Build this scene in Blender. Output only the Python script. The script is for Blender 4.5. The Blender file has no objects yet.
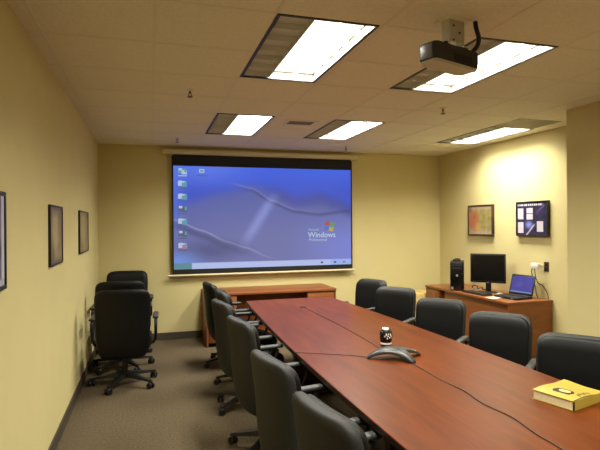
import bpy, bmesh, math, random
from mathutils import Vector, Matrix
random.seed(7)
D = bpy.data
sc = bpy.context.scene
COL = sc.collection
R = math.radians
PI = math.pi

# ------------------------------------------------------------------ materials
def lin(c):
    return tuple((v / 255 / 12.92) if v / 255 <= .04045 else ((v / 255 + .055) / 1.055) ** 2.4 for v in c)

def mat(name, col, rough=.5, metal=0, spec=.5, noise=.0, nscale=20, bump=0, bscale=200, coat=0):
    m = D.materials.new(name); m.use_nodes = True
    nt = m.node_tree; b = nt.nodes['Principled BSDF']
    c = lin(col)
    b.inputs['Base Color'].default_value = (*c, 1)
    b.inputs['Roughness'].default_value = rough
    b.inputs['Metallic'].default_value = metal
    b.inputs['Specular IOR Level'].default_value = spec
    b.inputs['Coat Weight'].default_value = coat
    tc = nt.nodes.new('ShaderNodeTexCoord')
    if noise:
        n = nt.nodes.new('ShaderNodeTexNoise'); n.inputs['Scale'].default_value = nscale; n.inputs['Detail'].default_value = 4
        r = nt.nodes.new('ShaderNodeValToRGB')
        r.color_ramp.elements[0].position = .3; r.color_ramp.elements[1].position = .7
        r.color_ramp.elements[0].color = (*[v * (1 - noise) for v in c], 1)
        r.color_ramp.elements[1].color = (*[min(1, v * (1 + noise)) for v in c], 1)
        nt.links.new(tc.outputs['Object'], n.inputs['Vector'])
        nt.links.new(n.outputs['Fac'], r.inputs['Fac'])
        nt.links.new(r.outputs['Color'], b.inputs['Base Color'])
    if bump:
        n2 = nt.nodes.new('ShaderNodeTexNoise'); n2.inputs['Scale'].default_value = bscale; n2.inputs['Detail'].default_value = 3
        bp = nt.nodes.new('ShaderNodeBump'); bp.inputs['Strength'].default_value = bump; bp.inputs['Distance'].default_value = .004
        nt.links.new(tc.outputs['Object'], n2.inputs['Vector'])
        nt.links.new(n2.outputs['Fac'], bp.inputs['Height'])
        nt.links.new(bp.outputs['Normal'], b.inputs['Normal'])
    return m

def wood(name, c0, c1, scale=(6, .5, 6), rough=.35, coat=.0, spec=.5):
    m = D.materials.new(name); m.use_nodes = True
    nt = m.node_tree; b = nt.nodes['Principled BSDF']
    tc = nt.nodes.new('ShaderNodeTexCoord'); mp = nt.nodes.new('ShaderNodeMapping')
    mp.inputs['Scale'].default_value = scale
    n = nt.nodes.new('ShaderNodeTexNoise'); n.inputs['Scale'].default_value = 3; n.inputs['Detail'].default_value = 6
    n.inputs['Roughness'].default_value = .6; n.inputs['Distortion'].default_value = .6
    r = nt.nodes.new('ShaderNodeValToRGB')
    r.color_ramp.elements[0].position = .32; r.color_ramp.elements[1].position = .68
    r.color_ramp.elements[0].color = (*lin(c0), 1); r.color_ramp.elements[1].color = (*lin(c1), 1)
    nt.links.new(tc.outputs['Object'], mp.inputs['Vector']); nt.links.new(mp.outputs['Vector'], n.inputs['Vector'])
    nt.links.new(n.outputs['Fac'], r.inputs['Fac']); nt.links.new(r.outputs['Color'], b.inputs['Base Color'])
    b.inputs['Roughness'].default_value = rough; b.inputs['Coat Weight'].default_value = coat
    b.inputs['Coat Roughness'].default_value = .2; b.inputs['Specular IOR Level'].default_value = spec
    return m

def emit(name, col, s):
    m = D.materials.new(name); m.use_nodes = True
    nt = m.node_tree; nt.nodes.clear()
    e = nt.nodes.new('ShaderNodeEmission'); o = nt.nodes.new('ShaderNodeOutputMaterial')
    e.inputs['Color'].default_value = (*lin(col), 1); e.inputs['Strength'].default_value = s
    nt.links.new(e.outputs[0], o.inputs[0])
    return m

def painted(name, emission=0, rough=.5):
    """picture read from the mesh's colour attribute (printed sheet, or a lit screen)"""
    m = D.materials.new(name); m.use_nodes = True
    nt = m.node_tree; b = nt.nodes['Principled BSDF']
    a = nt.nodes.new('ShaderNodeVertexColor'); a.layer_name = 'ink'
    b.inputs['Roughness'].default_value = rough
    if emission:
        b.inputs['Base Color'].default_value = (.02, .02, .02, 1)
        nt.links.new(a.outputs['Color'], b.inputs['Emission Color'])
        b.inputs['Emission Strength'].default_value = emission
    else:
        nt.links.new(a.outputs['Color'], b.inputs['Base Color'])
    return m

def ceiling_mat():
    m = D.materials.new('ceiling_tile'); m.use_nodes = True
    nt = m.node_tree; b = nt.nodes['Principled BSDF']; b.inputs['Roughness'].default_value = .9
    b.inputs['Specular IOR Level'].default_value = .1
    tc = nt.nodes.new('ShaderNodeTexCoord')
    n = nt.nodes.new('ShaderNodeTexNoise'); n.inputs['Scale'].default_value = 60; n.inputs['Detail'].default_value = 5
    r = nt.nodes.new('ShaderNodeValToRGB')
    r.color_ramp.elements[0].position = .3; r.color_ramp.elements[1].position = .65
    r.color_ramp.elements[0].color = (*lin(CEIL0), 1); r.color_ramp.elements[1].color = (*lin(CEIL1), 1)
    bp = nt.nodes.new('ShaderNodeBump'); bp.inputs['Strength'].default_value = .25; bp.inputs['Distance'].default_value = .003
    nt.links.new(tc.outputs['Object'], n.inputs['Vector']); nt.links.new(n.outputs['Fac'], r.inputs['Fac'])
    nt.links.new(r.outputs['Color'], b.inputs['Base Color'])
    nt.links.new(n.outputs['Fac'], bp.inputs['Height']); nt.links.new(bp.outputs['Normal'], b.inputs['Normal'])
    return m
CEIL0, CEIL1 = (226, 220, 200), (236, 230, 211)

M = {
    'wall': mat('wall_paint', (206, 193, 140), .75, spec=.25, noise=.02, nscale=3, bump=.08, bscale=300),
    'ceil': ceiling_mat(),
    'tbar': mat('ceiling_bar_paint', (226, 218, 198), .6),
    'carpet': mat('carpet', (94, 82, 64), .95, spec=.1, noise=.28, nscale=55, bump=.6, bscale=350),
    'vinyl': mat('vinyl_base', (66, 58, 46), .6),
    'cherry': wood('cherry_top', (72, 30, 6), (98, 44, 9), (5, .45, 5), .36, .0, .17),
    'cherry_dark': wood('cherry_edge', (46, 20, 13), (58, 26, 16), (5, .5, 5), .4),
    'oak': wood('oak_veneer', (118, 66, 30), (138, 80, 38), (1.2, 1.2, 9), .38),
    'leather': mat('black_leather', (12, 12, 12), .52, spec=.24, noise=.12, nscale=40, bump=.12, bscale=260),
    'shell': mat('charcoal_fabric', (36, 36, 35), .6, spec=.35, noise=.1, nscale=90, bump=.15, bscale=500),
    'plastic': mat('black_plastic', (16, 16, 16), .45),
    'armpad': mat('grey_arm_pad', (52, 52, 52), .5),
    'frame': mat('black_frame', (24, 20, 17), .4),
    'frame_brown': mat('dark_brown_frame', (58, 38, 24), .45),
    'case': mat('cream_metal', (208, 196, 160), .45),
    'matte_black': mat('screen_border', (6, 6, 8), .7),
    'louver': mat('louver_metal', (204, 206, 202), .4),
    'louver_white': mat('louver_white', (180, 178, 170), .4),
    'housing': mat('housing_paint', (150, 146, 136), .5),
    'trim_black': mat('fixture_edge', (28, 24, 20), .5),
    'vent': mat('vent_metal', (150, 140, 112), .55),
    'vent_dark': mat('vent_gap', (40, 34, 28), .7),
    'steel': mat('steel', (150, 146, 138), .3, metal=1),
    'beige': mat('beige_plastic', (190, 184, 164), .5),
    'proj_side': mat('projector_grey', (96, 92, 92), .35),
    'white': mat('white_plastic', (236, 234, 228), .4),
    'paper': mat('paper', (232, 228, 214), .8),
    'pages': mat('page_block', (226, 212, 170), .85, noise=.1, nscale=120),
    'yellow': mat('yellow_cover', (164, 142, 56), .35),
    'ink': mat('black_ink', (24, 20, 14), .5),
    'phone': mat('phone_grey', (38, 37, 36), .38),
    'phone_dark': mat('phone_dark', (26, 25, 25), .45),
    'key': mat('key_grey', (150, 148, 142), .5),
    'glass_dark': mat('monitor_glass', (8, 8, 9), .25),
    'silver': mat('silver_badge', (205, 205, 208), .3, metal=.7),
    'carton': mat('cardboard', (206, 178, 112), .85, noise=.06, nscale=30),
    'carton_white': mat('white_carton', (226, 214, 186), .8),
    'carton_red': mat('carton_red', (176, 62, 30), .7),
    'ceramic': mat('black_glaze', (16, 14, 13), .2),
    'tape': mat('carton_tape', (170, 138, 78), .5),
    'lamp': emit('lamp_glow', (255, 247, 226), 2.2),
    'art': painted('printed_art', 0, .45),
    'screen_img': painted('projected_picture', 1.0, .9),
    'lap_img': painted('laptop_picture', .62, .4),
    'icon_white': emit('icon_white', (200, 215, 240), .75),
    'icon_grey': emit('icon_grey', (120, 125, 150), .6),
    'icon_red': emit('icon_red', (210, 150, 185), .6),
    'icon_teal': emit('icon_teal', (120, 190, 215), .6),
    'flag_red': emit('flag_red', (205, 110, 110), .65), 'flag_green': emit('flag_green', (140, 180, 110), .65),
    'flag_blue': emit('flag_blue', (120, 140, 230), .65), 'flag_yellow': emit('flag_yellow', (215, 200, 95), .65),
    'led': emit('led_blue', (120, 150, 255), 1.0),
}

# ------------------------------------------------------------------ mesh helpers
class MB:
    def __init__(s): s.bm = bmesh.new(); s.mi = 0
    def _add(s, vs, fs):
        v = [s.bm.verts.new(p) for p in vs]
        for f in fs:
            try:
                fc = s.bm.faces.new([v[i] for i in f]); fc.material_index = s.mi
            except ValueError: pass
        return v
    def box(s, lo, hi, bev=0, rot=None, seg=2):
        bm = bmesh.new()
        x0, y0, z0 = lo; x1, y1, z1 = hi
        v = [bm.verts.new(p) for p in [(x0,y0,z0),(x1,y0,z0),(x1,y1,z0),(x0,y1,z0),(x0,y0,z1),(x1,y0,z1),(x1,y1,z1),(x0,y1,z1)]]
        for f in [(0,3,2,1),(4,5,6,7),(0,1,5,4),(1,2,6,5),(2,3,7,6),(3,0,4,7)]: bm.faces.new([v[i] for i in f])
        if bev: bmesh.ops.bevel(bm, geom=list(bm.edges), offset=bev, segments=seg, affect='EDGES', profile=.5)
        if rot is not None: bmesh.ops.transform(bm, matrix=rot, verts=bm.verts)
        bm.verts.ensure_lookup_table(); bm.verts.index_update()
        s._add([w.co.copy() for w in bm.verts], [[w.index for w in f.verts] for f in bm.faces]); bm.free()
    def loft(s, rings, cap=True, closed=True):
        n = len(rings[0]); vs = [p for r in rings for p in r]; fs = []
        for i in range(len(rings) - 1):
            for j in range(n if closed else n - 1):
                k = (j + 1) % n
                fs.append((i*n+j, i*n+k, (i+1)*n+k, (i+1)*n+j))
        if cap:
            fs.append(tuple(reversed(range(n)))); fs.append(tuple(range((len(rings)-1)*n, len(rings)*n)))
        s._add(vs, fs)
    def tube(s, path, r, n=8, cap=True):
        path = [Vector(p) for p in path]; rings = []
        up = None
        for i, p in enumerate(path):
            t = (path[min(i+1, len(path)-1)] - path[max(i-1, 0)]).normalized()
            if up is None:
                up = Vector((0,0,1)) if abs(t.z) < .9 else Vector((1,0,0))
            a = t.cross(up).normalized(); b = a.cross(t).normalized(); up = b
            rr = r[i] if isinstance(r, (list, tuple)) else r
            rings.append([p + (a*math.cos(2*PI*k/n) + b*math.sin(2*PI*k/n))*rr for k in range(n)])
        s.loft(rings, cap)
    def lathe(s, prof, c=(0,0,0), n=24, axis='Z', cap=True):
        rings = []
        for r, h in prof:
            ring = []
            for k in range(n):
                a = 2*PI*k/n; x, y = r*math.cos(a), r*math.sin(a)
                p = {'Z': (x, y, h), 'Y': (x, h, -y), 'X': (h, x, y)}[axis]
                ring.append((c[0]+p[0], c[1]+p[1], c[2]+p[2]))
            rings.append(ring)
        s.loft(rings, cap)
    def prism(s, poly, z0, z1):
        s.loft([[(x, y, z0) for x, y in poly], [(x, y, z1) for x, y in poly]])
    def xf(s, mtx): bmesh.ops.transform(s.bm, matrix=mtx, verts=s.bm.verts)
    def build(s, name, mats, parent=None, smooth=35):
        bmesh.ops.recalc_face_normals(s.bm, faces=s.bm.faces)
        me = D.meshes.new(name); s.bm.to_mesh(me); s.bm.free()
        for m in (mats if isinstance(mats, (list, tuple)) else [mats]): me.materials.append(M[m])
        if smooth:
            me.shade_smooth(); me.set_sharp_from_angle(angle=R(smooth))
        o = D.objects.new(name, me); COL.objects.link(o)
        if parent: o.parent = parent
        return o

def thing(name, label, cat, loc=(0,0,0), rz=0, group=None):
    o = D.objects.new(name, None); COL.objects.link(o)
    o.empty_display_size = .1; o.location = loc; o.rotation_euler = (0, 0, rz)
    o['label'] = label; o['category'] = cat
    if group: o['group'] = group
    return o
def tag(o, label, cat, group=None):
    o['label'] = label; o['category'] = cat
    if group: o['group'] = group
    return o
def struct(o): o['kind'] = 'structure'; return o
def dup(root, loc, rz, label):
    r = root.copy(); COL.objects.link(r); r.location = loc; r.rotation_euler = (0, 0, rz); r['label'] = label
    for ch in root.children:
        c = ch.copy(); COL.objects.link(c); c.parent = r
        for g in ch.children:
            d = g.copy(); COL.objects.link(d); d.parent = c
    return r

def sheet(name, w, h, fn, material, nx, nz, parent=None, flip=False):
    """upright picture in the local XZ plane facing -Y; fn(u, v) -> 0..255 colour, v measured downward"""
    me = D.meshes.new(name); vs = []; fs = []
    for j in range(nz + 1):
        for i in range(nx + 1): vs.append((-w/2 + w*i/nx, 0, h/2 - h*j/nz))
    for j in range(nz):
        for i in range(nx):
            a = j*(nx+1)+i; fs.append((a, a+nx+1, a+nx+2, a+1))
    me.from_pydata(vs, [], fs)
    at = me.color_attributes.new('ink', 'FLOAT_COLOR', 'POINT')
    for j in range(nz + 1):
        for i in range(nx + 1):
            at.data[j*(nx+1)+i].color = (*lin([max(0, min(255, q)) for q in fn(i/nx, j/nz)]), 1)
    me.materials.append(M[material])
    o = D.objects.new(name, me); COL.objects.link(o)
    if parent: o.parent = parent
    return o

# ------------------------------------------------------------------ room shell
XL, YB, XR, ZC = -.699, 7.569, 4.768, 2.828
XJ, YJ = 4.115, 4.16
YN = -2.4
def wallbox(name, lo, hi): 
    m = MB(); m.box(lo, hi); return struct(m.build(name, 'wall', smooth=0))
m = MB(); m.box((XL-.1, YN-.1, -.1), (XR+.1, YB+.1, 0)); struct(m.build('floor', 'carpet', smooth=0))
wallbox('wall_left', (XL-.1, YN-.1, 0), (XL, YB+.1, ZC+.2))
wallbox('wall_back', (XL, YB, 0), (XR, YB+.1, ZC+.2))
wallbox('wall_right', (XR, YJ, 0), (XR+.1, YB+.1, ZC+.2))
wallbox('wall_jog', (XJ, YN, 0), (XR+.1, YJ, ZC+.2))
wallbox('wall_front', (XL, YN-.1, 0), (XJ, YN, ZC+.2))

LW, LL = .605, 1.21
LIGHTS = [(.681, 2.672), (1.970, 2.672), (.674, 5.21), (1.972, 5.205), (3.93, 5.10), (.681, .13), (1.970, .13), (.681, -2.0), (1.97, -2.0)]
VENT = (3.93, 4.63, .58, .445)      # dark return panel beside the alcove light
holes = [(x, y, x+LW, y+LL) for x, y in LIGHTS]
xs = sorted({XL, XR} | {h[0] for h in holes} | {h[2] for h in holes}); ys = sorted({YN, YB} | {h[1] for h in holes} | {h[3] for h in holes})
m = MB()
for i in range(len(xs)-1):
    for j in range(len(ys)-1):
        cx, cy = (xs[i]+xs[i+1])/2, (ys[j]+ys[j+1])/2
        if any(h[0] < cx < h[2] and h[1] < cy < h[3] for h in holes): continue
        m._add([(xs[i], ys[j], ZC), (xs[i], ys[j+1], ZC), (xs[i+1], ys[j+1], ZC), (xs[i+1], ys[j], ZC)], [(0,1,2,3)])
bmesh.ops.remove_doubles(m.bm, verts=m.bm.verts, dist=1e-5)
m.mi = 0
struct(m.build('ceiling', 'ceil', smooth=0))
# slab over the tiles that closes the plenum
m = MB(); m.box((XL-.1, YN-.1, ZC+.2), (XR+.1, YB+.1, ZC+.26)); struct(m.build('ceiling_slab', 'housing', smooth=0))
# suspended T-bar grid, 0.61 m, broken where the lights sit
m = MB(); tz = ZC - .0025; g = .609; hb = .011
def clear_spans(a, b, blocks):
    out = [(a, b)]
    for s0, s1 in blocks:
        nx = []
        for p, q in out:
            if s1 <= p or s0 >= q: nx.append((p, q)); continue
            if s0 > p: nx.append((p, s0))
            if s1 < q: nx.append((s1, q))
        out = nx
    return out
x = .676 - 3*g + .609
gx = [.676 + k*1.2925/2 for k in range(-2, 7)]
gy = [2.672 + k*1.2685/2 for k in range(-7, 8)]
blocked = [(h[0]-.02, h[1]-.02, h[2]+.02, h[3]+.02) for h in holes]
for x in gx:
    if not XL+.05 < x < XR-.05: continue
    for a, b in clear_spans(YN, YB if True else 0, [(h[1], h[3]) for h in blocked if h[0] < x < h[2]]):
        if x > XJ: a = max(a, YJ)
        if b-a > .02: m.box((x-hb, a, tz), (x+hb, b, ZC+.001))
for y in gy:
    if not YN+.05 < y < YB-.05: continue
    for a, b in clear_spans(XL, XR if y > YJ else XJ, [(h[0], h[2]) for h in blocked if h[1] < y < h[3]]):
        if b-a > .02: m.box((a, y-hb, tz+.0004), (b, y+hb, ZC+.001))
struct(m.build('trim_1', 'tbar', smooth=0))

def baseb(name, lo, hi): 
    m = MB(); m.box(lo, hi); struct(m.build(name, 'vinyl', smooth=0))
bh = .105; bt = .012
baseb('baseboard_left', (XL, YN, 0), (XL+bt, YB, bh))
baseb('baseboard_back', (XL+bt, YB-bt, 0), (XR-bt, YB, bh))
baseb('baseboard_right', (XR-bt, YJ, 0), (XR, YB, bh))
m = MB(); m.box((XJ-bt, YN, 0), (XJ, YJ+bt, bh)); m.box((XJ, YJ, 0), (XR-bt, YJ+bt, bh)); struct(m.build('baseboard_jog', 'vinyl', smooth=0))

# ------------------------------------------------------------------ ceiling lights
LAMP_W = 62
def ceiling_light(x, y, label, watts=1.0, spread=146):
    t = thing('ceiling_light', label, 'ceiling light', (x, y, ZC), 0, 'recessed ceiling lights')
    dp = .13
    m = MB()            # sheet-metal housing, open below
    th = .008
    m.box((0, 0, dp), (LW, LL, dp+th)); m.box((0, 0, .002), (th, LL, dp)); m.box((LW-th, 0, .002), (LW, LL, dp))
    m.box((th, 0, .002), (LW-th, th, dp)); m.box((th, LL-th, .002), (LW-th, LL, dp))
    m.build('housing', 'housing', t, 0)
    m = MB(); e = .016  # dark edge round the opening
    m.box((-.004, -.004, -.005), (e, LL+.004, .001)); m.box((LW-e, -.004, -.005), (LW+.004, LL+.004, .001))
    m.box((e, -.004, -.005), (LW-e, e, .001)); m.box((e, LL-e, -.005), (LW-e, LL+.004, .001))
    m.build('edge_frame', 'trim_black', t, 0)
    bx = .225           # unlit bay on the left, lit bays on the right
    m = MB()
    lo, hi = .006, .085
    for k in range(7):
        yy = .03 + k*(LL-.06)/6
        m.loft([[(.017, yy-.012, lo+.032), (bx, yy-.012, lo+.032), (bx, yy+.012, lo+.032), (.017, yy+.012, lo+.032)],
                [(.017, yy-.003, lo), (bx, yy-.003, lo), (bx, yy+.003, lo), (.017, yy+.003, lo)]])
    m.box((.017, .02, lo+.033), (bx-.004, LL-.02, lo+.039))
    m.box((bx-.004, .017, lo), (bx+.002, LL-.017, dp-.002))
    m.build('dark_louver', 'louver', t, 0)
    m = MB(); m.box((bx+.003, .018, .062), (LW-.018, LL-.018, .068)); m.build('lamp_panel', 'lamp', t, 0)
    m = MB()
    for k in range(1, 6):
        yy = .03 + k*(LL-.06)/6
        m.box((bx+.2, yy-.002, .014), (LW-.018, yy+.002, .052))
    m.box((bx+.195, .018, .014), (bx+.2, LL-.018, .052))
    m.build('white_louver', 'louver_white', t, 0)
    ld = D.lights.new('lamp', 'AREA'); ld.shape = 'RECTANGLE'; ld.size = LW-bx-.04; ld.size_y = LL-.05
    ld.energy = LAMP_W*watts; ld.color = (1, .97, .84); ld.spread = R(spread)
    lo_ = D.objects.new('lamp', ld); COL.objects.link(lo_); lo_.parent = t; lo_.location = ((bx+LW)/2, LL/2, .060)
    return t
LL_LABELS = ['large lit ceiling light left of the projector, nearest over the table', 'lit ceiling light partly hidden behind the black projector',
             'small far ceiling light left of the little air vent', 'far ceiling light right of the little air vent, above the screen',
             'ceiling light beside the grey panel near the right wall', 'ceiling light overhead behind the viewer, left one',
             'ceiling light overhead behind the viewer, right one', 'ceiling light at the near end of the room, left one', 'ceiling light at the near end of the room, right one']
for (x, y), lb in zip(LIGHTS, LL_LABELS):
    if y < -1.9: y = -1.9
    if y > -1.9: ceiling_light(x, y, lb, {1.972: 1.25, 1.970: .92, 3.93: 1.08}.get(x, 1.0), 140 if x > 3 else 151)

# the two extra holes at the near end are closed by plain tiles
m = MB()
for x in (.681, 1.97): m.box((x-.01, -2.01, ZC), (x+LW+.01, -2.0+LL+.01, ZC+.02))
struct(m.build('ceiling_tile_patch', 'ceil', smooth=0))

# grey return panel and small vent
vx, vy, vw, vl = VENT
t = thing('air_vent', 'dark grey flat air return panel in the ceiling at the end of the right light', 'vent', (vx, vy, ZC))
m = MB(); m.box((0, 0, -.006), (vw, vl, 0)); m.build('panel', 'vent', t, 0)
m = MB()
for k in range(22): m.box((.03, .03+k*.018, -.0075), (vw-.03, .038+k*.018, -.006))
m.build('grille', 'vent', t, 0)
t = thing('air_vent', 'small rectangular air vent between the two far ceiling lights', 'vent', (1.46, 5.33, ZC))
m = MB(); w_, l_ = .36, .26
m.box((0, 0, -.008), (w_, .035, -.0005)); m.box((0, l_-.035, -.008), (w_, l_, -.0005)); m.box((0, .035, -.008), (.035, l_-.035, -.0005)); m.box((w_-.035, .035, -.008), (w_, l_-.035, -.0005))
m.build('vent_frame', 'tbar', t, 0)
m = MB(); m.box((.035, .035, -.002), (w_-.035, l_-.035, -.0006)); m.build('vent_opening', 'vent_dark', t, 0)
m = MB()
for k in range(6):
    y0 = .045+k*.03; m.box((.036, y0, -.0075), (w_-.036, y0+.012, -.003))
m.build('slats', 'vent', t, 0)

def sprinkler(x, y, label):
    t = thing('fire_sprinkler', label, 'sprinkler', (x, y, ZC), .4, 'ceiling sprinklers')
    m = MB(); m.lathe([(.035, 0), (.035, -.004), (.012, -.010)]); m.build('escutcheon', 'tbar', t)
    m = MB(); m.tube([(0, 0, -.008), (0, 0, -.03)], .008); m.tube([(-.008, 0, -.028), (-.016, 0, -.042), (-.004, 0, -.056)], .0035, 6); m.tube([(.008, 0, -.028), (.016, 0, -.042), (.004, 0, -.056)], .0035, 6)
    m.build('frame', 'frame_brown', t)
    m = MB(); m.lathe([(.005, -.054), (.024, -.058), (.024, -.061), (.004, -.062)]); m.build('deflector', 'frame_brown', t)
sprinkler(.333, 4.386, 'dark sprinkler head on the bare ceiling left of the big light')
sprinkler(.346, 6.84, 'sprinkler head on the ceiling near the left end of the screen')
sprinkler(2.823, 4.41, 'dark sprinkler head on the ceiling right below the projector light')
sprinkler(2.788, 6.93, 'sprinkler head on the ceiling near the right end of the screen')

# ------------------------------------------------------------------ projection screen
YS = 7.489
sx0, sx1, sz0, sz1 = .300, 3.110, .958, 2.683
t = thing('projection_screen', 'wide pull-down projection screen showing a blue computer desktop on the back wall', 'screen', ((sx0+sx1)/2, YS, 0))
cw = (sx1-sx0)/2
m = MB(); m.box((-cw-.13, -.035, 2.70), (cw+.10, .075, 2.775), .012); m.build('roller_case', 'case', t)
m = MB(); m.box((-cw, -.003, sz0), (cw, .003, sz1)); m.box((-cw+.02, -.002, sz1), (cw-.02, .002, 2.705)); m.build('screen_fabric', 'matte_black', t, 0)
m = MB(); m.lathe([(.012, -cw-.065), (.016, -cw-.06), (.016, cw+.035), (.012, cw+.04)], (0, -.002, .936), 14, 'X'); m.build('bottom_bar', 'case', t)
ix0, ix1, iz0, iz1 = -cw+.022, cw-.022, 1.025, 2.535
def smooth(a, b, x):
    k = max(0, min(1, (x-a)/(b-a))); return k*k*(3-2*k)
def mix(a, b, k): return tuple(p+(q-p)*k for p, q in zip(a, b))
def interp(pts, x):
    if x <= pts[0][0]: return pts[0][1]
    for (a, b), (c, d) in zip(pts, pts[1:]):
        if x <= c:
            k = (x-a)/(c-a); k = k*k*(3-2*k)*.5 + k*.5
            return b+(d-b)*k
    return pts[-1][1]
hill = [(0, .40), (.09, .29), (.25, .20), (.43, .13), (.55, .19), (.68, .28), (.82, .24), (.92, .30), (1, .37)]
ridge = [(.30, .16), (.42, .21), (.53, .33), (.66, .42), (.80, .45), (1, .41)]
low = [(0, .52), (.15, .63), (.28, .74), (.38, .80), (.52, .91), (.6, .95)]
def desktop(u, v):
    c = mix((66, 96, 214), (58, 80, 190), smooth(0, .3, v))
    c = mix(c, (104, 128, 226), smooth(.35, .0, abs(u-.16)) * smooth(.28, 0, v) * .6)
    g = mix((84, 92, 158), (99, 103, 156), smooth(.2, .8, v))
    g = mix(g, (112, 120, 196), smooth(.55, 1, u)*smooth(.35, .8, v))
    c = mix(c, g, smooth(-.02, .14, v-interp(hill, u)) * .95)
    # hump right of the streak
    c = mix(c, (62, 66, 140), smooth(.12, .0, abs(v-interp(hill, u)-.07)) * smooth(.45, .6, u) * .55)
    if u > .28:
        d = v-interp(ridge, u)
        c = mix(c, (136, 142, 190), smooth(.018, 0, abs(d)) * smooth(.28, .36, u) * smooth(1.0, .5, u) * .5)
        c = mix(c, (56, 60, 108), smooth(.03, 0, abs(d-.022)) * .6 * smooth(.3, .5, u))
    # soft diagonal streak
    cx = .56 - (v-.22)/(.78-.22)*.19
    if v > .18: c = mix(c, (146, 158, 222), smooth(.055, 0, abs(u-cx)) * .55 * smooth(.2, .4, v) * smooth(.86, .6, v))
    d = v-interp(low, u)
    c = mix(c, (176, 176, 200), smooth(.016, 0, abs(d)) * smooth(.62, .35, u) * .5)
    c = mix(c, (60, 62, 104), smooth(.06, 0, abs(d-.05)) * smooth(.5, .2, u) * .6)
    c = mix(c, (66, 70, 118), smooth(.16, 0, math.hypot((u-.2)*.6, v-.82)) * .75)
    c = mix(c, (104, 150, 232), smooth(.22, 0, math.hypot(u, (v-.93)*1.3)) * .7)
    c = mix(c, (92, 120, 215), smooth(.10, 0, u) * .5 * smooth(.9, .3, v))
    if v > .945:
        c = (164, 178, 222)
        if u < .095: c = (84, 128, 140)
        elif .87 < u: c = (140, 166, 226)
    return c
iw, ih = ix1-ix0, iz1-iz0
o = sheet('picture', iw, ih, desktop, 'screen_img', 200, 110, t); o.location = ((ix0+ix1)/2, -.0045, (iz0+iz1)/2)
def ip(u, v): return ix0+iw*u, iz1-ih*v
def tile(mb, u, v, w, h, mi, y=-.0055):
    x, z = ip(u, v); mb.mi = mi
    mb._add([(x-w/2, y, z-h/2), (x+w/2, y, z-h/2), (x+w/2, y, z+h/2), (x-w/2, y, z+h/2)], [(0,1,2,3)])
ICON = ['icon_white', 'icon_grey', 'icon_red', 'icon_teal']
for k, (v, mi, mj) in enumerate([(.05, 3, 0), (.17, 0, 3), (.295, 0, 3), (.415, 1, 1), (.535, 0, 3), (.655, 1, 1), (.77, 0, 2)]):
    m = MB()
    tile(m, .045, v, .12, .07, mi); tile(m, .056, v+.012, .075, .06, mj, -.0058); tile(m, .036, v-.016, .05, .034, 0, -.006); tile(m, .062, v-.004, .03, .05, 3, -.0061)
    tile(m, .047, v+.046, .13, .012, 1 if k else 0)
    m.build('desktop_icon', ICON, t, 0)
m = MB(); tile(m, .147, .045, .075, .055, 0); tile(m, .147, .045, .05, .03, 3, -.0058); tile(m, .147, .09, .15, .014, 1)
m.build('desktop_icon', ICON, t, 0)
for u, mi in [(.82, 1), (.90, 1), (.955, 2), (.12, 0), (.18, 0)]:
    m = MB(); tile(m, u, .972, .04, .03, mi); m.build('taskbar_button', ICON, t, 0)
# waving four-colour flag and lettering
m = MB()
fx, fz = ip(.862, .595)
for (a, b, mi) in [(0, 1, 0), (1, 1, 1), (0, 0, 2), (1, 0, 3)]:
    n = 6; lo_r, hi_r = [], []
    for k in range(n+1):
        s_ = (a + k/n*.92)/2; xx = fx + (s_-.5)*.165 + (.018 if b else 0); wv = .014*math.sin(s_*2*PI)
        lo_r.append((xx, -.0056, fz + wv + (b-1)*.072 + .004)); hi_r.append((xx+.012, -.0056, fz + wv + b*.072 - .004))
    m.mi = mi; m.loft([lo_r, hi_r], False, False)
m.build('logo_flag', ['flag_red', 'flag_green', 'flag_blue', 'flag_yellow'], t, 0)
def text(name, s, size, x, z, material, parent, y=-.006, rot=(PI/2, 0, 0), bold=0, align='LEFT'):
    cu = D.curves.new(name, 'FONT'); cu.body = s; cu.size = size; cu.offset = bold; cu.align_x = align
    tmp = D.objects.new(name, cu); COL.objects.link(tmp)
    bpy.context.view_layer.update()
    me = D.meshes.new_from_object(tmp.evaluated_get(bpy.context.evaluated_depsgraph_get()))
    D.objects.remove(tmp); me.materials.clear(); me.materials.append(M[material])
    o = D.objects.new(name, me); COL.objects.link(o); o.parent = parent; o.location = (x, y, z); o.rotation_euler = rot
    return o
tx, tz_ = ip(.738, .708)
text('logo_lettering', 'Windows', .117, tx, tz_, 'icon_white', t, bold=.0022)
text('logo_lettering', 'Microsoft', .045, tx+.005, tz_+.105, 'icon_white', t)
text('logo_lettering', 'Professional', .062, tx+.012, tz_-.058, 'icon_white', t)

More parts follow.
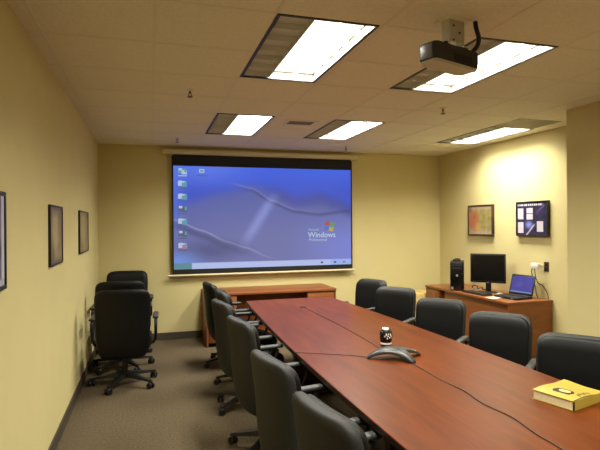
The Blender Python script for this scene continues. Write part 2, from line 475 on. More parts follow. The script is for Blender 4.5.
# ------------------------------------------------------------------ wall pictures
def frame(name, label, loc, rz, w, h, dep, fn, fmat, bw=.025, nx=60, nz=60):
    t = thing(name, label, 'picture', loc, rz)
    m = MB()
    m.box((-w/2, 0, h/2-bw), (w/2, dep, h/2), .003); m.box((-w/2, 0, -h/2), (w/2, dep, -h/2+bw), .003)
    m.box((-w/2, 0, -h/2+bw), (-w/2+bw, dep, h/2-bw), .003); m.box((w/2-bw, 0, -h/2+bw), (w/2, dep, h/2-bw), .003)
    m.build('frame', fmat, t)
    m = MB(); m.box((-w/2+bw, .009, -h/2+bw), (w/2-bw, dep, h/2-bw)); m.build('backing', 'frame', t, 0)
    o = sheet('print', w-2*bw+.002, h-2*bw+.002, fn, 'art', nx, nz, t); o.location = (0, .007, 0)
    return t
rnd = random.Random(3)
NZ = [[rnd.random() for _ in range(14)] for _ in range(14)]
def nz2(u, v, s=8):
    x, y = (u*s) % 13, (v*s) % 13; i, j = int(x), int(y); a, b = x-i, y-j; a = a*a*(3-2*a); b = b*b*(3-2*b)
    q = lambda p, r: NZ[p % 14][r % 14]
    return (q(i, j)*(1-a)+q(i+1, j)*a)*(1-b)+(q(i, j+1)*(1-a)+q(i+1, j+1)*a)*b
def art_face(u, v):
    n = nz2(u, v, 9)
    c = mix((116, 116, 62), (160, 140, 92), n)
    c = mix(c, (166, 96, 66), smooth(.36, .1, math.hypot(u-.22, (v-.5)*.7)))
    c = mix(c, (176, 140, 80), smooth(.2, .05, abs(u-.42))*smooth(.4, .8, v))
    c = mix(c, (176, 150, 140), smooth(.7, .95, v) * nz2(u+.3, v, 16)*1.2)
    c = mix(c, (176, 146, 138), smooth(.2, .02, v) * .8)
    c = mix(c, (150, 84, 58), smooth(.10, .0, math.hypot(u-.26, v-.38)))
    c = mix(c, (120, 92, 80), smooth(.16, .02, math.hypot(u-.06, v-.12)))
    return c
def art_dark(u, v):
    n = nz2(u, v, 9)
    c = mix((24, 20, 44), (54, 46, 92), n*.8)
    c = mix(c, (124, 136, 214), smooth(.2, .02, math.hypot(u-.42, (v-.68)))*.9)
    c = mix(c, (205, 206, 220), smooth(.05, .01, abs((u-.48)+(v-.82)*.8))*smooth(.62, .72, v)*.8)
    c = mix(c, (110, 96, 150), smooth(.07, .0, abs(u-.78-.1*math.sin(v*14)))*smooth(.5, .2, v)*.7)
    for (a, b, w, h) in [(.04, .17, .19, .34), (.34, .17, .21, .35), (.04, .60, .19, .34), (.68, .58, .2, .32)]:
        if a < u < a+w and b < v < b+h:
            c = (206, 198, 206) if int((v-b)*60) % 3 else (176, 168, 180)
            if w == .21 and abs(v-b-.17) < .012: c = (70, 62, 90)
    if .045 < v < .105 and .03 < u < .84:
        c = mix(c, (196, 188, 196), 1 if math.sin(u*95)+.6*math.sin(u*41+1) > -.35 else .15)
    return c
def art_sepia(u, v):
    n = nz2(u, v, 7)
    c = mix((112, 96, 62), (146, 128, 86), n)
    c = mix(c, (176, 160, 112), smooth(.3, .1, abs(u-.42)) * smooth(.95, .6, v) * smooth(.05, .2, v) * .8)
    c = mix(c, (84, 70, 48), smooth(.2, .05, abs(u-.2))*smooth(.5, .9, v)*.8)
    if u < .08 or u > .92 or v < .06 or v > .94: c = (96, 84, 62)
    return c
def art_tan(u, v):
    c = art_sepia(u*.9+.05, v*.9+.05); n = nz2(u+.5, v, 10)
    return mix(c, (158, 142, 100), n*.6)
def art_blue(u, v):
    n = nz2(u, v, 6)
    c = mix((78, 74, 112), (136, 132, 162), n)
    c = mix(c, (46, 50, 74), smooth(.22, .05, math.hypot(u-.8, (v-.62)*1.2)))
    if u > .90 or u < .1: c = (196, 196, 206)
    if v > .93: c = (170, 172, 190)
    return c
FD = .019
# left wall: local -Y faces +X (rz = 90 deg), local +X runs along +Y
frame('framed_picture', 'framed bluish print at the very left edge, nearest on the left wall', (XL+FD, 2.505, 1.60), PI/2, .56, .475, FD, art_blue, 'frame', .02)
frame('framed_picture', 'framed brownish print in the middle of the left wall', (XL+FD, 4.19, 1.60), PI/2, .52, .45, FD, art_sepia, 'frame', .013)
frame('framed_picture', 'framed brownish print on the left wall, farthest from the camera', (XL+FD, 5.84, 1.605), PI/2, .72, .445, FD, art_tan, 'frame', .014)
FR = .04
frame('framed_picture', 'framed warm pink and green print above the black computer tower', (XR-FR, 6.43, 1.713), -PI/2, .585, .46, FR, art_face, 'frame_brown', .022)
frame('framed_picture', 'framed dark purple poster with white text blocks above the laptop', (XR-FR, 5.37, 1.722), -PI/2, .565, .455, FR, art_dark, 'frame', .016, 120, 120)

# ------------------------------------------------------------------ conference table
t = thing('conference_table', 'long boat shaped cherry wood conference table with a dark edge', 'table', (1.655, 2.7, 0))
def half(y): return .66-.0105*y*y
def outline(inset=0):
    y1 = 3.33-inset; pts = []
    n = 40
    ys_ = [-y1+2*y1*k/n for k in range(n+1)]
    for y in ys_: pts.append((half(y)-inset, y))
    for k in range(1, 8): a = k/8; pts.append(((half(y1)-inset)*(1-2*a), y1+.03*math.sin(PI*a)))
    for y in reversed(ys_): pts.append((-half(y)+inset, y))
    for k in range(1, 8): a = k/8; pts.append((-(half(y1)-inset)*(1-2*a), -y1-.03*math.sin(PI*a)))
    return pts
m = MB()
m.loft([[(x, y, .737) for x, y in outline()], [(x, y, .740) for x, y in outline(.003)]], cap=False)
m._add([(x, y, .740) for x, y in outline(.003)], [tuple(range(len(outline())))])
m._add([(x, y, .737) for x, y in outline()], [tuple(reversed(range(len(outline()))))])
m.build('tabletop', 'cherry', t, 30)
m = MB(); m.loft([[(x, y, .700) for x, y in outline(.012)], [(x, y, .706) for x, y in outline()], [(x, y, .7365) for x, y in outline()]])
m.build('table_edge', 'cherry_dark', t, 30)
for y in (-2.0, 0.0, 2.0):
    m = MB(); m.box((-.32, y-.035, .04), (.32, y+.035, .70), .004); m.box((-.36, y-.06, 0), (.36, y+.06, .04), .006)
    m.build('pedestal', 'cherry_dark', t)
m = MB(); m.box((-.02, -1.96, .42), (.02, -.04, .64)); m.box((-.02, .04, .42), (.02, 1.96, .64)); m.build('stretcher', 'cherry_dark', t, 0)
m = MB(); m.lathe([(.035, .7402), (.036, .744), (.030, .747), (.012, .7475)], (-.018, 2.69, 0)); m.build('grommet', 'plastic', t)

TZ = .7405
def cord(name, label, pts, r, material='phone_dark', cat='cord'):
    # smooth the polyline (Catmull-Rom)
    P = [Vector(p) for p in pts]; out = []
    for i in range(len(P)-1):
        p0, p1, p2, p3 = P[max(i-1, 0)], P[i], P[i+1], P[min(i+2, len(P)-1)]
        for k in range(8):
            s_ = k/8
            out.append(.5*((2*p1)+(p2-p0)*s_+(2*p0-5*p1+4*p2-p3)*s_*s_+(3*p1-p0-3*p2+p3)*s_**3))
    out.append(P[-1])
    m = MB(); m.tube(out, r, 8); return tag(m.build(name, material), label, cat)
cz = TZ+.0025
cord('cord', 'thin dark cord running down the table middle from grommet to phone', [(1.637, 5.35, cz), (1.642, 5.0, cz), (1.655, 4.5, cz), (1.652, 4.0, cz), (1.640, 3.60, cz), (1.615, 3.30, cz)], .0025)
cord('cord', 'thin dark cord crossing from the phone to the left table edge', [(1.44, 3.20, cz), (1.36, 3.27, cz), (1.24, 3.35, cz), (1.12, 3.415, cz), (1.02, 3.47, cz), (.985, 3.49, cz), (.980, 3.497, .72), (.990, 3.50, .692), (1.05, 3.50, .690)], .0022)
cord('cord', 'thin dark cord wandering along the table from phone towards the viewer', [(1.655, 2.96, cz), (1.652, 2.80, cz), (1.640, 2.60, cz), (1.655, 2.40, cz), (1.63, 2.2, cz), (1.645, 2.0, cz), (1.615, 1.82, cz), (1.61, 1.70, cz), (1.592, 1.5, cz), (1.6, 1.0, cz), (1.62, .5, cz)], .0026)

# conference phone: three arched arms
pc = Vector((1.60, 3.13, TZ))
t = thing('conference_phone', 'three legged dark grey conference phone in the middle of the table', 'phone', pc)
tips = [Vector((1.425, 3.18, 0))-pc, Vector((1.675, 2.975, 0))-pc, Vector((1.815, 3.155, 0))-pc]
m = MB()
for q in tips:
    q = Vector((q.x, q.y, 0)); L = q.length; d = q.normalized(); s_ = Vector((-d.y, d.x, 0)); rings = []
    for k in range(11):
        f = k/10; rr = f*L; top = .060*(1-f**2.4)+.013; bot = max(.0, .047*(1-f**2.4)-.001) if f < .94 else 0
        wd = .062*(1-f)**1.3+.024 if f < .98 else .018
        c = d*rr
        rings.append([c+s_*wd+Vector((0, 0, bot)), c+s_*wd*.98+Vector((0, 0, (top+bot)/2)), c+s_*wd*.7+Vector((0, 0, top)), c-s_*wd*.7+Vector((0, 0, top)), c-s_*wd*.98+Vector((0, 0, (top+bot)/2)), c-s_*wd+Vector((0, 0, bot))])
    m.loft(rings)
m.build('phone_body', 'phone', t, 50)
m = MB(); m.lathe([(.055, .064), (.052, .072), (.044, .0745), (.01, .075)]); m.build('speaker_dome', 'phone_dark', t)
m = MB(); q = tips[2].normalized(); a = math.atan2(q.y, q.x)
m.box((.09, -.028, .045), (.165, .028, .052), .002, Matrix.Rotation(a, 4, 'Z') @ Matrix.Rotation(R(14), 4, 'Y')); m.xf(Matrix.Translation((0, 0, .030)))
m.build('keypad', 'key', t)

# mug
t = thing('mug', 'black mug with white marks and pale lid behind the conference phone', 'mug', (1.712, 3.47, TZ))
m = MB(); m.lathe([(.036, 0), (.040, .004), (.040, .02), (.040, .03), (.045, .045), (.047, .07), (.046, .100), (.042, .112), (.036, .114), (.033, .03), (.003, .026)], n=28); m.build('mug_body', 'ceramic', t)
m = MB(); m.lathe([(.0405, .014), (.0412, .015), (.0412, .027), (.0405, .028)], n=28, cap=False); m.build('white_band', 'white', t)
m = MB(); m.lathe([(.037, .1142), (.035, .121), (.030, .126), (.003, .127)], n=28); m.build('lid', 'plastic', t)
m = MB(); m.lathe([(.026, .1266), (.024, .136), (.003, .137)], (-.004, .0, 0), n=20); m.build('lid_cap', 'white', t)
m = MB()
for a0, z0, w_, h_ in [(-112, .094, .010, .018), (-92, .097, .008, .010), (-96, .082, .012, .010), (-72, .092, .010, .020), (-126, .080, .007, .012), (-104, .066, .008, .012), (-80, .070, .009, .012), (-60, .078, .008, .02)]:
    rr = .0476; a = R(a0); da = w_/rr/2
    m._add([(rr*math.cos(a-da), rr*math.sin(a-da), z0-h_/2), (rr*math.cos(a+da), rr*math.sin(a+da), z0-h_/2), (rr*math.cos(a+da), rr*math.sin(a+da), z0+h_/2), (rr*math.cos(a-da), rr*math.sin(a-da), z0+h_/2)], [(0,1,2,3)])
m.build('white_marks', 'white', t, 0)
m = MB(); m.tube([(.045, .008, .085), (.070, .012, .082), (.080, .014, .065), (.072, .012, .048), (.046, .008, .045)], .006, 8); m.xf(Matrix.Rotation(R(20), 4, 'Z')); m.build('handle', 'ceramic', t)

# book
bk = thing('book', 'thick yellow softcover book with black cover art on the near right of the table', 'book', (2.094, 2.118, TZ), R(15))
# local: x from page edge corner to spine side, y along; footprint .25 x .20
bw_, bl_, bt_ = .29, .215, .047
def topz(x, y):   # cover lifts and waves towards the far right corner
    return .006*math.sin((x/bw_+.5)*PI*1.6) + .010*smooth(.0, .5, x/bw_)*smooth(-.1, .5, y/bl_)
m = MB()
NXB, NYB = 16, 10
def slab(mb, z0, z1, inx, w0=1):
    top, bot = [], []
    for j in range(NYB+1):
        for i in range(NXB+1):
            x = (-.5+i/NXB)*(bw_-2*inx); y = (-.5+j/NYB)*(bl_-2*inx)
            dz = topz(x, y)*w0
            top.append((x, y, z1+dz)); bot.append((x, y, z0+(dz if z0 > .02 else 0)))
    n = NXB+1; fs = []
    N = len(top)
    for j in range(NYB):
        for i in range(NXB):
            a = j*n+i; fs.append((a, a+1, a+n+1, a+n)); fs.append((N+a, N+a+n, N+a+n+1, N+a+1))
    for i in range(NXB):
        fs.append((i, N+i, N+i+1, i+1)); a = NYB*n+i; fs.append((a, a+1, N+a+1, N+a))
    for j in range(NYB):
        a = j*n; fs.append((a, a+n, N+a+n, N+a)); a = j*n+NXB; fs.append((a, N+a, N+a+n, a+n))
    mb._add(top+bot, fs)
slab(m, .003, bt_, .004); m.build('page_block', 'pages', bk, 40)
m = MB(); slab(m, bt_+.0003, bt_+.0025, 0); m.build('front_cover', 'yellow', bk, 40)
m = MB(); m.box((-bw_/2, -bl_/2, 0), (bw_/2, bl_/2, .003)); m.build('back_cover', 'yellow', bk, 0)
def inside(p, poly):
    c = False
    for (x0, y0), (x1, y1) in zip(poly, poly[1:]+poly[:1]):
        if (y0 > p[1]) != (y1 > p[1]) and p[0] < (x1-x0)*(p[1]-y0)/(y1-y0)+x0: c = not c
    return c
def covermark(mb, poly, lift=.0032, g_=.003):
    xs_ = [p[0] for p in poly]; ys_ = [p[1] for p in poly]
    for i in range(int((max(xs_)-min(xs_))/g_)+1):
        for j in range(int((max(ys_)-min(ys_))/g_)+1):
            x, y = min(xs_)+i*g_, min(ys_)+j*g_
            if inside((x+g_/2, y+g_/2), poly):
                mb._add([(p, q, bt_+lift+topz(p, q)) for p, q in ((x, y), (x+g_, y), (x+g_, y+g_), (x, y+g_))], [(0, 1, 2, 3)])
m = MB()
covermark(m, [(-.086, -.052), (-.050, -.060), (-.020, -.045), (-.014, .0), (-.028, .036), (-.062, .046), (-.090, .030)])
for k in range(5):
    x0 = -.066+k*.022; y0 = -.088+.006*(k % 2)
    covermark(m, [(x0, y0-.010), (x0+.007, y0-.012), (x0+.016, y0+.010), (x0+.010, y0+.016), (x0+.002, y0+.004)], g_=.002)
m.build('cover_print', 'ink', bk, 0)
m = MB(); covermark(m, [(-.050+.020*math.cos(a*PI/8), -.012+.030*math.sin(a*PI/8)) for a in range(16)], .0040); m.build('cover_oval', 'carton', bk, 0)
m = MB(); m.box((-bw_/2, -bl_/2-.0022, 0), (bw_/2, -bl_/2, bt_-.001)); sp_ = m.build('spine', 'yellow', bk, 0)
m = MB(); m.box((-bw_/2-.0004, -bl_/2-.0026, .0004), (-bw_/2+.014, -bl_/2-.0021, bt_-.002)); m.build('spine_band', 'ink', sp_, 0)

# ------------------------------------------------------------------ wood credenzas
def credenza(name, label, cat, loc, rz, W, Dp, H, ped, recess, op):
    """front faces local -Y, origin at front-left-bottom corner"""
    t = thing(name, label, cat, loc, rz)
    m = MB(); m.box((0, 0, H-.032), (W, Dp, H), .003); m.build('top', 'oak', t)
    for x in (0, W-.03):
        m = MB(); m.box((x+.004, .012, 0), (x+.026, Dp-.01, H-.032)); m.build('end_panel', 'oak', t, 0)
    for (a, b) in ped:
        m = MB(); m.box((a, .03, .05), (b, Dp-.02, H-.034)); m.build('cabinet', 'oak', t, 0)
        m = MB(); m.box((a+.004, .012, .06), (b-.004, .03, H-.05), .003); d = m.build('door', 'oak', t)
        m = MB(); m.tube([(b-.05, .012, .5), (b-.05, -.012, .5), (b-.05, -.012, .6), (b-.05, .012, .6)], .005, 8); m.build('handle', 'steel', d)
    m = MB(); m.box((op[0], recess, .06), (op[1], recess+.02, H-.033)); m.build('modesty_panel', 'oak', t, 0)
    return t
credenza('credenza', 'low orange wood credenza under the projection screen', 'credenza', (.72, 6.87, 0), 0, 1.88, .69, .73, [(.03, .42), (1.44, 1.85)], .30, (.42, 1.44))
# right wall: local -Y -> -X  (rz=-90): local +X runs along -Y
credenza('computer_desk', 'orange wood credenza desk by the right wall holding the computer', 'desk', (4.105, 6.94, 0), -PI/2, 1.90, .655, .712, [(.03, .36)], .06, (.44, 1.87))
DZ = .7125

# PC tower
t = thing('computer_tower', 'black upright computer tower on the left end of the right desk', 'computer', (4.172, 6.19, DZ), R(-35))
m = MB(); m.box((-.095, 0, .008), (.095, .42, .405), .006); m.build('case', 'plastic', t)
m = MB(); m.box((-.093, -.018, .012), (.093, .001, .400), .008); f = m.build('front_bezel', 'glass_dark', t)
m = MB(); m.lathe([(.017, -.0195), (.016, -.0225), (.003, -.023)], (0, 0, .215), 18, 'Y'); m.build('badge', 'silver', f)
m = MB(); m.box((-.07, -.0195, .335), (.07, -.017, .365), .001); m.box((-.07, -.0195, .295), (.07, -.017, .325), .001); m.build('drive_tray', 'plastic', f)
m = MB(); m.box((-.085, -.0192, .02), (-.05, -.017, .055)); m.build('sticker', 'silver', f, 0)
m = MB()
for x in (-.07, .07): m.box((x-.02, .02, 0), (x+.02, .40, .008))
m.build('feet', 'plastic', t, 0)
t = thing('cable_coil', 'small dark cable coil lying on top of the computer tower', 'cable', (4.25, 6.31, DZ+.4055), .3)
m = MB(); m.tube([(.055*math.cos(a*.55)*(1+.1*math.sin(a)), .045*math.sin(a*.55), .008+.0012*a) for a in range(26)], .0065, 8); m.build('coil', 'phone_dark', t)
m = MB(); m.box((-.02, -.012, .008), (.055, .018, .034), .004); m.build('plug', 'phone_dark', t)

# monitor
t = thing('monitor', 'black flat computer monitor standing on the right desk', 'monitor', (4.455, 5.88, DZ), R(-48))
m = MB(); m.box((-.232, -.02, .135), (.232, .012, .535), .006); m.box((-.16, .012, .18), (.16, .05, .45), .012); m.build('screen_casing', 'plastic', t)
m = MB(); m.box((-.213, -.0212, .165), (.213, -.0195, .515)); m.build('screen_glass', 'glass_dark', t, 0)
m = MB(); m.box((-.012, -.0215, .135), (.012, -.0195, .145)); m.build('badge', 'silver', t, 0)
m = MB(); m.box((-.035, .015, .01), (.035, .045, .30), .006); m.build('stand_neck', 'plastic', t)
m = MB(); m.lathe([(.125, 0), (.125, .006), (.10, .014), (.03, .018)], (0, .02, 0), 28); m.build('stand_base', 'plastic', t)

# keyboard
t = thing('keyboard', 'black keyboard lying in front of the monitor', 'keyboard', (4.235, 5.83, DZ), R(-88))
m = MB(); m.box((-.225, -.075, 0), (.225, .075, .018), .005); m.build('keyboard_body', 'plastic', t)
m = MB()
for r_ in range(5):
    for k in range(18): m.box((-.212+k*.0236, -.062+r_*.025, .018), (-.192+k*.0236, -.041+r_*.025, .024))
m.build('keys', 'phone_dark', t, 0)
t = thing('computer_mouse', 'small pale computer mouse between keyboard and laptop', 'mouse', (4.43, 5.615, DZ), R(-80))
m = MB(); rings = []
for k in range(9):
    f = k/8; y = -.05+.1*f; w_ = .030*math.sqrt(max(.04, 1-(2*f-1)**2*.8)); h_ = .034*math.sqrt(max(.05, 1-(2*f-.9)**2*.7))
    rings.append([(w_*math.cos(PI*j/8), y, max(0, h_*math.sin(PI*j/8))) for j in range(9)])
m.loft(rings); m.build('mouse_body', 'key', t, 60)
m = MB(); m.lathe([(.008, -.004), (.008, .004)], (0, -.028, .030), 12, 'X'); m.build('scroll_wheel', 'plastic', t)
m = MB(); m.box((-.105, -.148, 0), (.105, .148, .003)); tag(m.build('paper_sheet', 'paper', smooth=0), 'white paper lying at the desk edge in front of the keyboard', 'paper')
o = D.objects['paper_sheet']; o.location = (4.215, 5.44, DZ); o.rotation_euler = (0, 0, R(8)); o.scale = (.9, .42, 1)

# cables behind keyboard
cord('cable', 'tangled dark cable between the computer tower and the monitor', [(4.50, 6.30, DZ+.01), (4.47, 6.22, DZ+.06), (4.50, 6.17, DZ+.05), (4.46, 6.14, DZ+.02), (4.52, 6.10, DZ+.04), (4.56, 6.14, DZ+.012), (4.60, 6.08, DZ+.009)], .007, 'phone_dark', 'cable')
cord('cable', 'short pale cable bundled on the desk between keyboard and monitor', [(4.36, 6.12, DZ+.010), (4.385, 6.08, DZ+.03), (4.36, 6.04, DZ+.045), (4.385, 6.0, DZ+.02), (4.35, 5.97, DZ+.010)], .009, 'key', 'cable')

# laptop
t = thing('laptop', 'open black laptop with a glowing blue screen on the right desk', 'laptop', (4.42, 5.345, DZ), R(-80))
m = MB(); m.box((-.18, -.14, .004), (.18, .14, .030), .005); b_ = m.build('base', 'plastic', t)
m = MB()
for r_ in range(5):
    for k in range(14): m.box((-.145+k*.0208, -.01+r_*.024, .030), (-.127+k*.0208, .009+r_*.024, .033))
m.build('keys', 'phone_dark', b_, 0)
m = MB(); m.box((-.04, -.10, .0301), (.04, -.045, .0308)); m.build('touchpad', 'phone', b_, 0)
m = MB()
for x in (-.13, .13):
    for y in (-.11, .11): m.box((x-.012, y-.012, 0), (x+.012, y+.012, .004))
m.build('rubber_feet', 'phone_dark', b_, 0)
tilt = Matrix.Translation((0, .135, .032)) @ Matrix.Rotation(R(-16), 4, 'X')
m = MB(); m.box((-.18, -.004, 0), (.18, .008, .262), .004, tilt); ld_ = m.build('lid', 'plastic', t)
def lap(u, v):
    c = mix((40, 34, 150), (62, 50, 190), nz2(u, v, 5))
    c = mix(c, (96, 92, 190), smooth(.25, .05, math.hypot(u-.4, v-.5))*.5)
    if v > .93: c = (120, 150, 215)
    return c
o = sheet('display', .325, .216, lap, 'lap_img', 40, 30, ld_)
o.matrix_local = tilt @ Matrix.Translation((0, -.0048, .134))
m = MB(); m.box((.09, -.1405, .010), (.115, -.1395, .020)); m.build('card_slot', 'key', b_, 0)

# wall outlet, charger and cords
t = thing('wall_outlet', 'dark outlet plate on the right wall above the laptop', 'outlet', (XR, 5.15, 1.115), 0)
m = MB(); m.box((-.007, -.038, -.06), (0, .038, .06), .002); m.build('cover_plate', 'frame_brown', t)
m = MB()
for z in (-.027, .027): m.box((-.009, -.017, z-.016), (-.006, .017, z+.016), .001)
m.build('sockets', 'plastic', t)
t = thing('power_adapter', 'white power adapter plugged into the dark wall outlet', 'adapter', (XR-.0095, 5.19, 1.110), 0)
m = MB(); m.box((-.10, -.004, -.022), (-.045, .115, .045), .008); m.build('adapter_body', 'white', t)
m = MB(); m.box((-.046, .0, -.0), (-.0, .028, .025), .003); m.build('plug', 'white', t)
cord('cord', 'dark charger cord hanging from the adapter down to the desk', [(4.69, 5.30, 1.105), (4.685, 5.315, 1.04), (4.70, 5.30, .94), (4.715, 5.285, .84), (4.72, 5.275, .76), (4.722, 5.25, DZ+.008)], .006, 'phone_dark')
cord('cord', 'thin cord arching from the adapter to the far corner of the desk', [(4.705, 5.29, 1.103), (4.72, 5.29, 1.0), (4.735, 5.265, .905), (4.742, 5.19, .875), (4.742, 5.12, .80), (4.735, 5.085, DZ+.007)], .005, 'phone_dark')

# cartons in the corner
t = thing('cardboard_box', 'tan cardboard box on top of the white carton in the far right corner', 'box', (4.19, 7.27, .275), R(3))
m = MB(); m.box((-.19, -.2, 0), (.19, .2, .285), .004); m.build('box_body', 'carton', t)
m = MB(); m.box((-.03, -.2012, .2), (.03, .2012, .2862)); m.build('tape', 'tape', t, 0)
t = thing('cardboard_box', 'white carton with a red panel beneath the tan box in the far right corner', 'box', (4.19, 7.25, 0), R(-2))
m = MB(); m.box((-.24, -.25, 0), (.24, .25, .274), .004); m.build('box_body', 'carton_white', t)
m = MB(); m.box((-.12, -.2525, .05), (.239, -.2495, .268)); m.build('red_panel', 'carton_red', t, 0)

# ------------------------------------------------------------------ projector
px_, py_ = 1.610, 2.50
PB = 2.549
t = thing('projector_mount', 'cream ceiling bracket that carries the projector', 'projector mount', (1.675, 2.50, ZC), R(10))
m = MB(); m.box((-.085, -.06, -.006), (.085, .06, 0), .002); m.build('ceiling_plate', 'ceil', t)
m = MB(); m.box((-.062, -.03, -.165), (-.054, .03, -.006)); m.box((.042, -.03, -.165), (.050, .03, -.006)); m.box((-.054, -.028, -.13), (.042, -.018, -.006), .002); m.build('bracket', 'beige', t)
m = MB()
for z in (-.04, -.075, -.12): m.lathe([(.006, -.0325), (.006, -.027)], (-.03 + (.045 if z == -.075 else 0), 0, z), 10, 'Y')
m.build('bolts', 'frame_brown', t)
m = MB(); m.box((-.07, -.05, -.168), (.06, .05, -.162), .001); m.build('cradle', 'frame', t)
t = thing('projector', 'black projector hanging upside down from the ceiling bracket', 'projector', (1.632, 2.49, PB), R(19))
W2, D2, H2 = .192, .066, .108
pts = [(-W2, -D2*.75), (-W2+.02, -D2), (W2-.01, -D2), (W2, -D2+.015), (W2, D2-.02), (W2-.03, D2), (-W2+.03, D2), (-W2, D2-.02)]
def plist(s, z): return [(x*s, y*s, z) for x, y in pts]
m = MB(); m.loft([plist(.97, .014), plist(1, .022), plist(1, H2-.006), plist(.97, H2)]); m.build('case', 'plastic', t)
m = MB(); m.loft([plist(.93, 0), plist(.97, .0135)]); m.build('underside', 'beige', t)
m = MB(); m.box((-W2-.004, -D2*.66, .020), (-W2+.004, D2-.03, H2-.012), .002); m.build('side_panel', 'proj_side', t)
m = MB()
for k in range(9): m.box((-.03+k*.018, -D2-.002, .03), (-.022+k*.018, -D2+.003, .066))
m.build('vent_slots', 'matte_black', t, 0)
m = MB(); m.lathe([(.034, D2-.002), (.034, D2+.016), (.026, D2+.018), (.024, D2+.006), (.003, D2+.004)], (.02, 0, .05), 24, 'Y'); m.build('lens', 'glass_dark', t)
m = MB(); m.lathe([(.012, H2-.002), (.012, H2+.008)], (-.10, -.06, 0), 14); m.build('foot', 'plastic', t)
cord('projector_cable', 'thick black cable bundle from the ceiling down into the projector', [(1.800, 2.475, ZC), (1.803, 2.470, ZC-.04), (1.815, 2.463, ZC-.10), (1.812, 2.478, ZC-.14), (1.795, 2.50, ZC-.167)], .013, 'plastic', 'cable')

# ------------------------------------------------------------------ chairs
def sup(w, th, cy, z, curv, n=28, e=3.2):
    out = []
    for k in range(n):
        a = 2*PI*k/n; c, s_ = math.cos(a), math.sin(a)
        x = w*math.copysign(abs(c)**(2/e), c); y = th*math.copysign(abs(s_)**(2/e), s_)
        out.append((x, cy+y-curv*(x/.26)**2, z))
    return out
def prof(pts, z): return interp(pts, z)
CY = [(.30, .175), (.45, .215), (.60, .232), (.75, .242), (.88, .258), (1.02, .285)]
CW = [(.30, .200), (.40, .234), (.5, .244), (.68, .248), (.85, .253), (.95, .247), (1.02, .236)]
def back_loft(mb, z0, z1, dy, th, dw, curv):
    rings = []
    rt = .085; rb = .05
    zs = [z0+rb*(1-math.cos(k*PI/10)) for k in range(5)] + [z0+rb+(z1-rt-z0-rb)*k/9 for k in range(10)] + [z1-rt+rt*math.sin(k*PI/14) for k in range(1, 8)]
    for z in zs:
        w = prof(CW, z)+dw; tt = th
        if z > z1-rt:
            q = min(1, (z-(z1-rt))/rt); k = (1-q**2.6)**(1/2.6) if q < 1 else 0
            w = w-.10*(1-k); tt = th*max(.25, k**.6)
        if z < z0+rb:
            q = min(1, ((z0+rb)-z)/rb); k = math.sqrt(max(0, 1-q*q)); w = w-.04*(1-k); tt = th*max(.3, k)
        rings.append(sup(w, tt, prof(CY, z)+dy, z, curv))
    mb.loft(rings)
def make_chair(label, group):
    t = thing('office_chair', label, 'chair', (0, 0, 0), 0, group)
    m = MB(); m.lathe([(.045, .075), (.05, .09), (.05, .12), (.03, .135)], n=20)
    for k in range(5):
        a = 2*PI*k/5+PI/10; d = Vector((math.cos(a), math.sin(a), 0)); s_ = Vector((-d.y, d.x, 0)); rings = []
        for f, w_, zt, zb in [(.03, .038, .132, .080), (.12, .032, .118, .082), (.22, .022, .100, .074), (.315, .018, .086, .066), (.333, .012, .082, .068)]:
            c = d*f; rings.append([c+s_*w_+Vector((0, 0, zb)), c+s_*w_*.75+Vector((0, 0, zt)), c-s_*w_*.75+Vector((0, 0, zt)), c-s_*w_+Vector((0, 0, zb))])
        m.loft(rings)
    m.build('star_base', 'plastic', t, 50)
    for k in range(5):
        a = 2*PI*k/5+PI/10; m = MB(); d = Vector((math.cos(a), math.sin(a), 0))
        c = d*.308; mt = Matrix.Translation(c) @ Matrix.Rotation(a+.6*(k-2), 4, 'Z')
        for y in (-.019, .019): m.lathe([(.006, y-.010), (.025, y-.010), (.030, y-.005), (.030, y+.005), (.025, y+.010), (.006, y+.010)], (.012, 0, .030), 18, 'Y')
        m.tube([(0, 0, .03), (0, 0, .072)], .008, 8); m.box((-.012, -.008, .03), (.024, .008, .058), .003)
        m.xf(mt); m.build('caster', 'plastic', t)
    m = MB(); m.lathe([(.028, .12), (.028, .26), (.02, .262), (.02, .40)], n=18); m.build('gas_column', 'plastic', t)
    m = MB(); m.box((-.10, -.13, .385), (.10, .14, .425), .01); m.tube([(.08, -.03, .40), (.22, -.04, .395), (.255, -.04, .395)], .006, 8); m.build('tilt_mechanism', 'plastic', t)
    m = MB(); rings = []
    for z, k in [(.415, .90), (.425, .97), (.445, 1.0), (.475, 1.0), (.495, .975), (.508, .90), (.512, .72)]:
        ring = []
        for j in range(32):
            a = 2*PI*j/32; c, s_ = math.cos(a), math.sin(a); e = 4
            x = .255*k*math.copysign(abs(c)**(2/e), c); y = .255*k*math.copysign(abs(s_)**(2/e), s_)-.045
            ring.append((x, y, z-.03*smooth(-.15, -.30, y)))
        rings.append(ring)
    m.loft(rings); m.build('seat', 'leather', t, 60)
    m = MB(); back_loft(m, .42, .972, -.026, .040, -.016, .035); m.build('backrest', 'leather', t, 60)
    m = MB(); back_loft(m, .305, .985, .012, .046, 0, .035); m.build('back_shell', 'shell', t, 60)
    for s_ in (-1, 1):
        m = MB(); x = .292*s_
        m.tube([(.20*s_, -.04, .405), (.27*s_, -.045, .415), (x, -.06, .45), (x, -.14, .57), (x, -.165, .645), (x, -.13, .665), (x, .05, .665), (x, .095, .645), (x, .10, .56), (x, .05, .46), (.27*s_, .03, .415), (.2*s_, .03, .405)], .013, 8)
        a_ = m.build('armrest', 'plastic', t, 60)
        m = MB(); m.box((x-.028, -.205, .664), (x+.028, .095, .692), .012, None, 3); m.build('arm_pad', 'armpad', a_, 60)
    return t
def fdir(dx, dy): return math.atan2(dx, -dy)
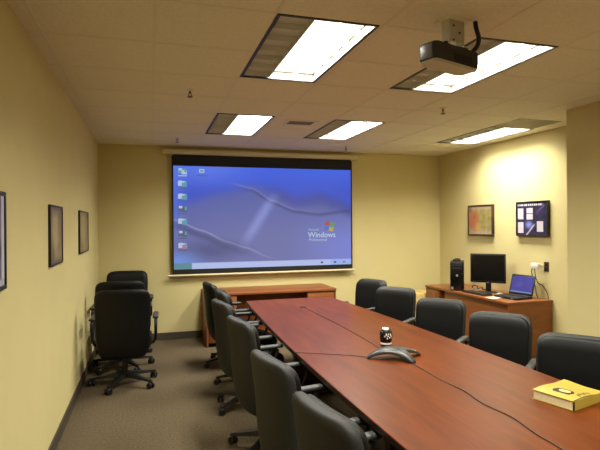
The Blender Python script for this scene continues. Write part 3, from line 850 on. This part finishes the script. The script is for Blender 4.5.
chairs = [  # x, y, facing vector, height factor, turn of the star base, label
    # left row (near the camera, facing the table)
    (0.876, 1.851, (.985, .17), 1, 0, 'nearest chair on the left side of the table, cut off by the picture bottom'),
    (0.846, 2.591, (.985, .17), 1, 10, 'second nearest chair on the left side of the table, back turned to the viewer'),
    (0.871, 3.671, (.985, .16), 1, -36, 'third chair from the viewer on the left side of the table'),
    (0.861, 4.572, (.985, .14), 1, 25, 'fourth chair from the viewer on the left side, casters showing on the carpet'),
    (0.975, 5.270, (1, .0), 1, 0, 'tucked in chair peeking out between the fourth left chair and the credenza'),
    (0.920, 6.024, (.99, .10), 1.0, 15, 'farthest chair on the left side, black and standing against the credenza end'),
    # right row, turned towards the near end
    (2.440, 5.692, (-.92, -.40), .985, 42, 'farthest chair on the right side of the table, under the screen corner'),
    (2.447, 4.935, (-.77, -.64), .968, 49, 'second farthest chair on the right side of the table, in front of the cardboard boxes'),
    (2.442, 4.015, (-.77, -.64), .965, 56, 'middle chair on the right side of the table, in front of the computer tower'),
    (2.467, 3.205, (-.77, -.64), .965, 63, 'second nearest chair on the right side, in front of the laptop end of the desk'),
    (2.472, 2.465, (-.77, -.64), .94, 70, 'nearest chair on the right side of the table, behind the yellow book'),
    # three chairs parked one behind another along the left wall
    (-0.266, 5.570, (.03, 1), 1.045, -22, 'black chair parked by the left wall, front one of three, its back to the viewer'),
    (-0.330, 6.250, (.0, 1), 1.06, -41, 'black chair parked by the left wall, middle one of the three'),
    (-0.310, 7.050, (.0, -1), 1.06, 20, 'black chair parked in the back left corner, rearmost of the three'),
]
proto = None
for i, (x, y, f, zf, turn, lb) in enumerate(chairs):
    a = fdir(*f); grp = 'chairs around the conference table' if i < 11 else 'spare chairs parked by the left wall'
    if proto is None:
        proto = make_chair(lb, grp); proto.location = (x, y, 0); proto.rotation_euler = (0, 0, a); o = proto
    else: o = dup(proto, (x, y, 0), a, lb)
    o['group'] = grp; o.scale = ((.95 if i < 11 else 1.07), 1, zf)
    for c_ in o.children:
        if c_.name.startswith(('star_base', 'caster')): c_.rotation_euler = (0, 0, R(turn))
    if i > 10 or i == 5:      # plain black backs on these
        for c_ in o.children:
            if c_.name.startswith('back_shell'):
                c_.material_slots[0].link = 'OBJECT'; c_.material_slots[0].material = M['leather']

# ------------------------------------------------------------------ projector beam light is not modelled: the lit picture glows on the screen
# camera
F = 501.05; yaw, pitch, roll = .290, -.001, -.007
cy, sy = math.cos(yaw), math.sin(yaw)
r_ = Vector((cy, -sy, 0)); f_ = Vector((sy, cy, 0)); u_ = Vector((0, 0, 1))
f2 = f_*math.cos(pitch)+u_*math.sin(pitch); u2 = u_*math.cos(pitch)-f_*math.sin(pitch)
r3 = r_*math.cos(roll)+u2*math.sin(roll); u3 = u2*math.cos(roll)-r_*math.sin(roll)
cd = D.cameras.new('camera'); cam = D.objects.new('camera', cd); COL.objects.link(cam)
cd.sensor_width = 36; cd.lens = F/600*36; cd.clip_start = .05
cam.matrix_world = Matrix(((r3.x, u3.x, -f2.x, 0), (r3.y, u3.y, -f2.y, 0), (r3.z, u3.z, -f2.z, 1.668), (0, 0, 0, 1)))
sc.camera = cam

w = D.worlds.new('world'); sc.world = w; w.use_nodes = True
w.node_tree.nodes['Background'].inputs[0].default_value = (.02, .018, .014, 1)
sc.view_settings.view_transform = 'Standard'; sc.view_settings.look = 'None'
sc.view_settings.exposure = .06; sc.view_settings.gamma = 1; sc.view_settings.use_curve_mapping = False
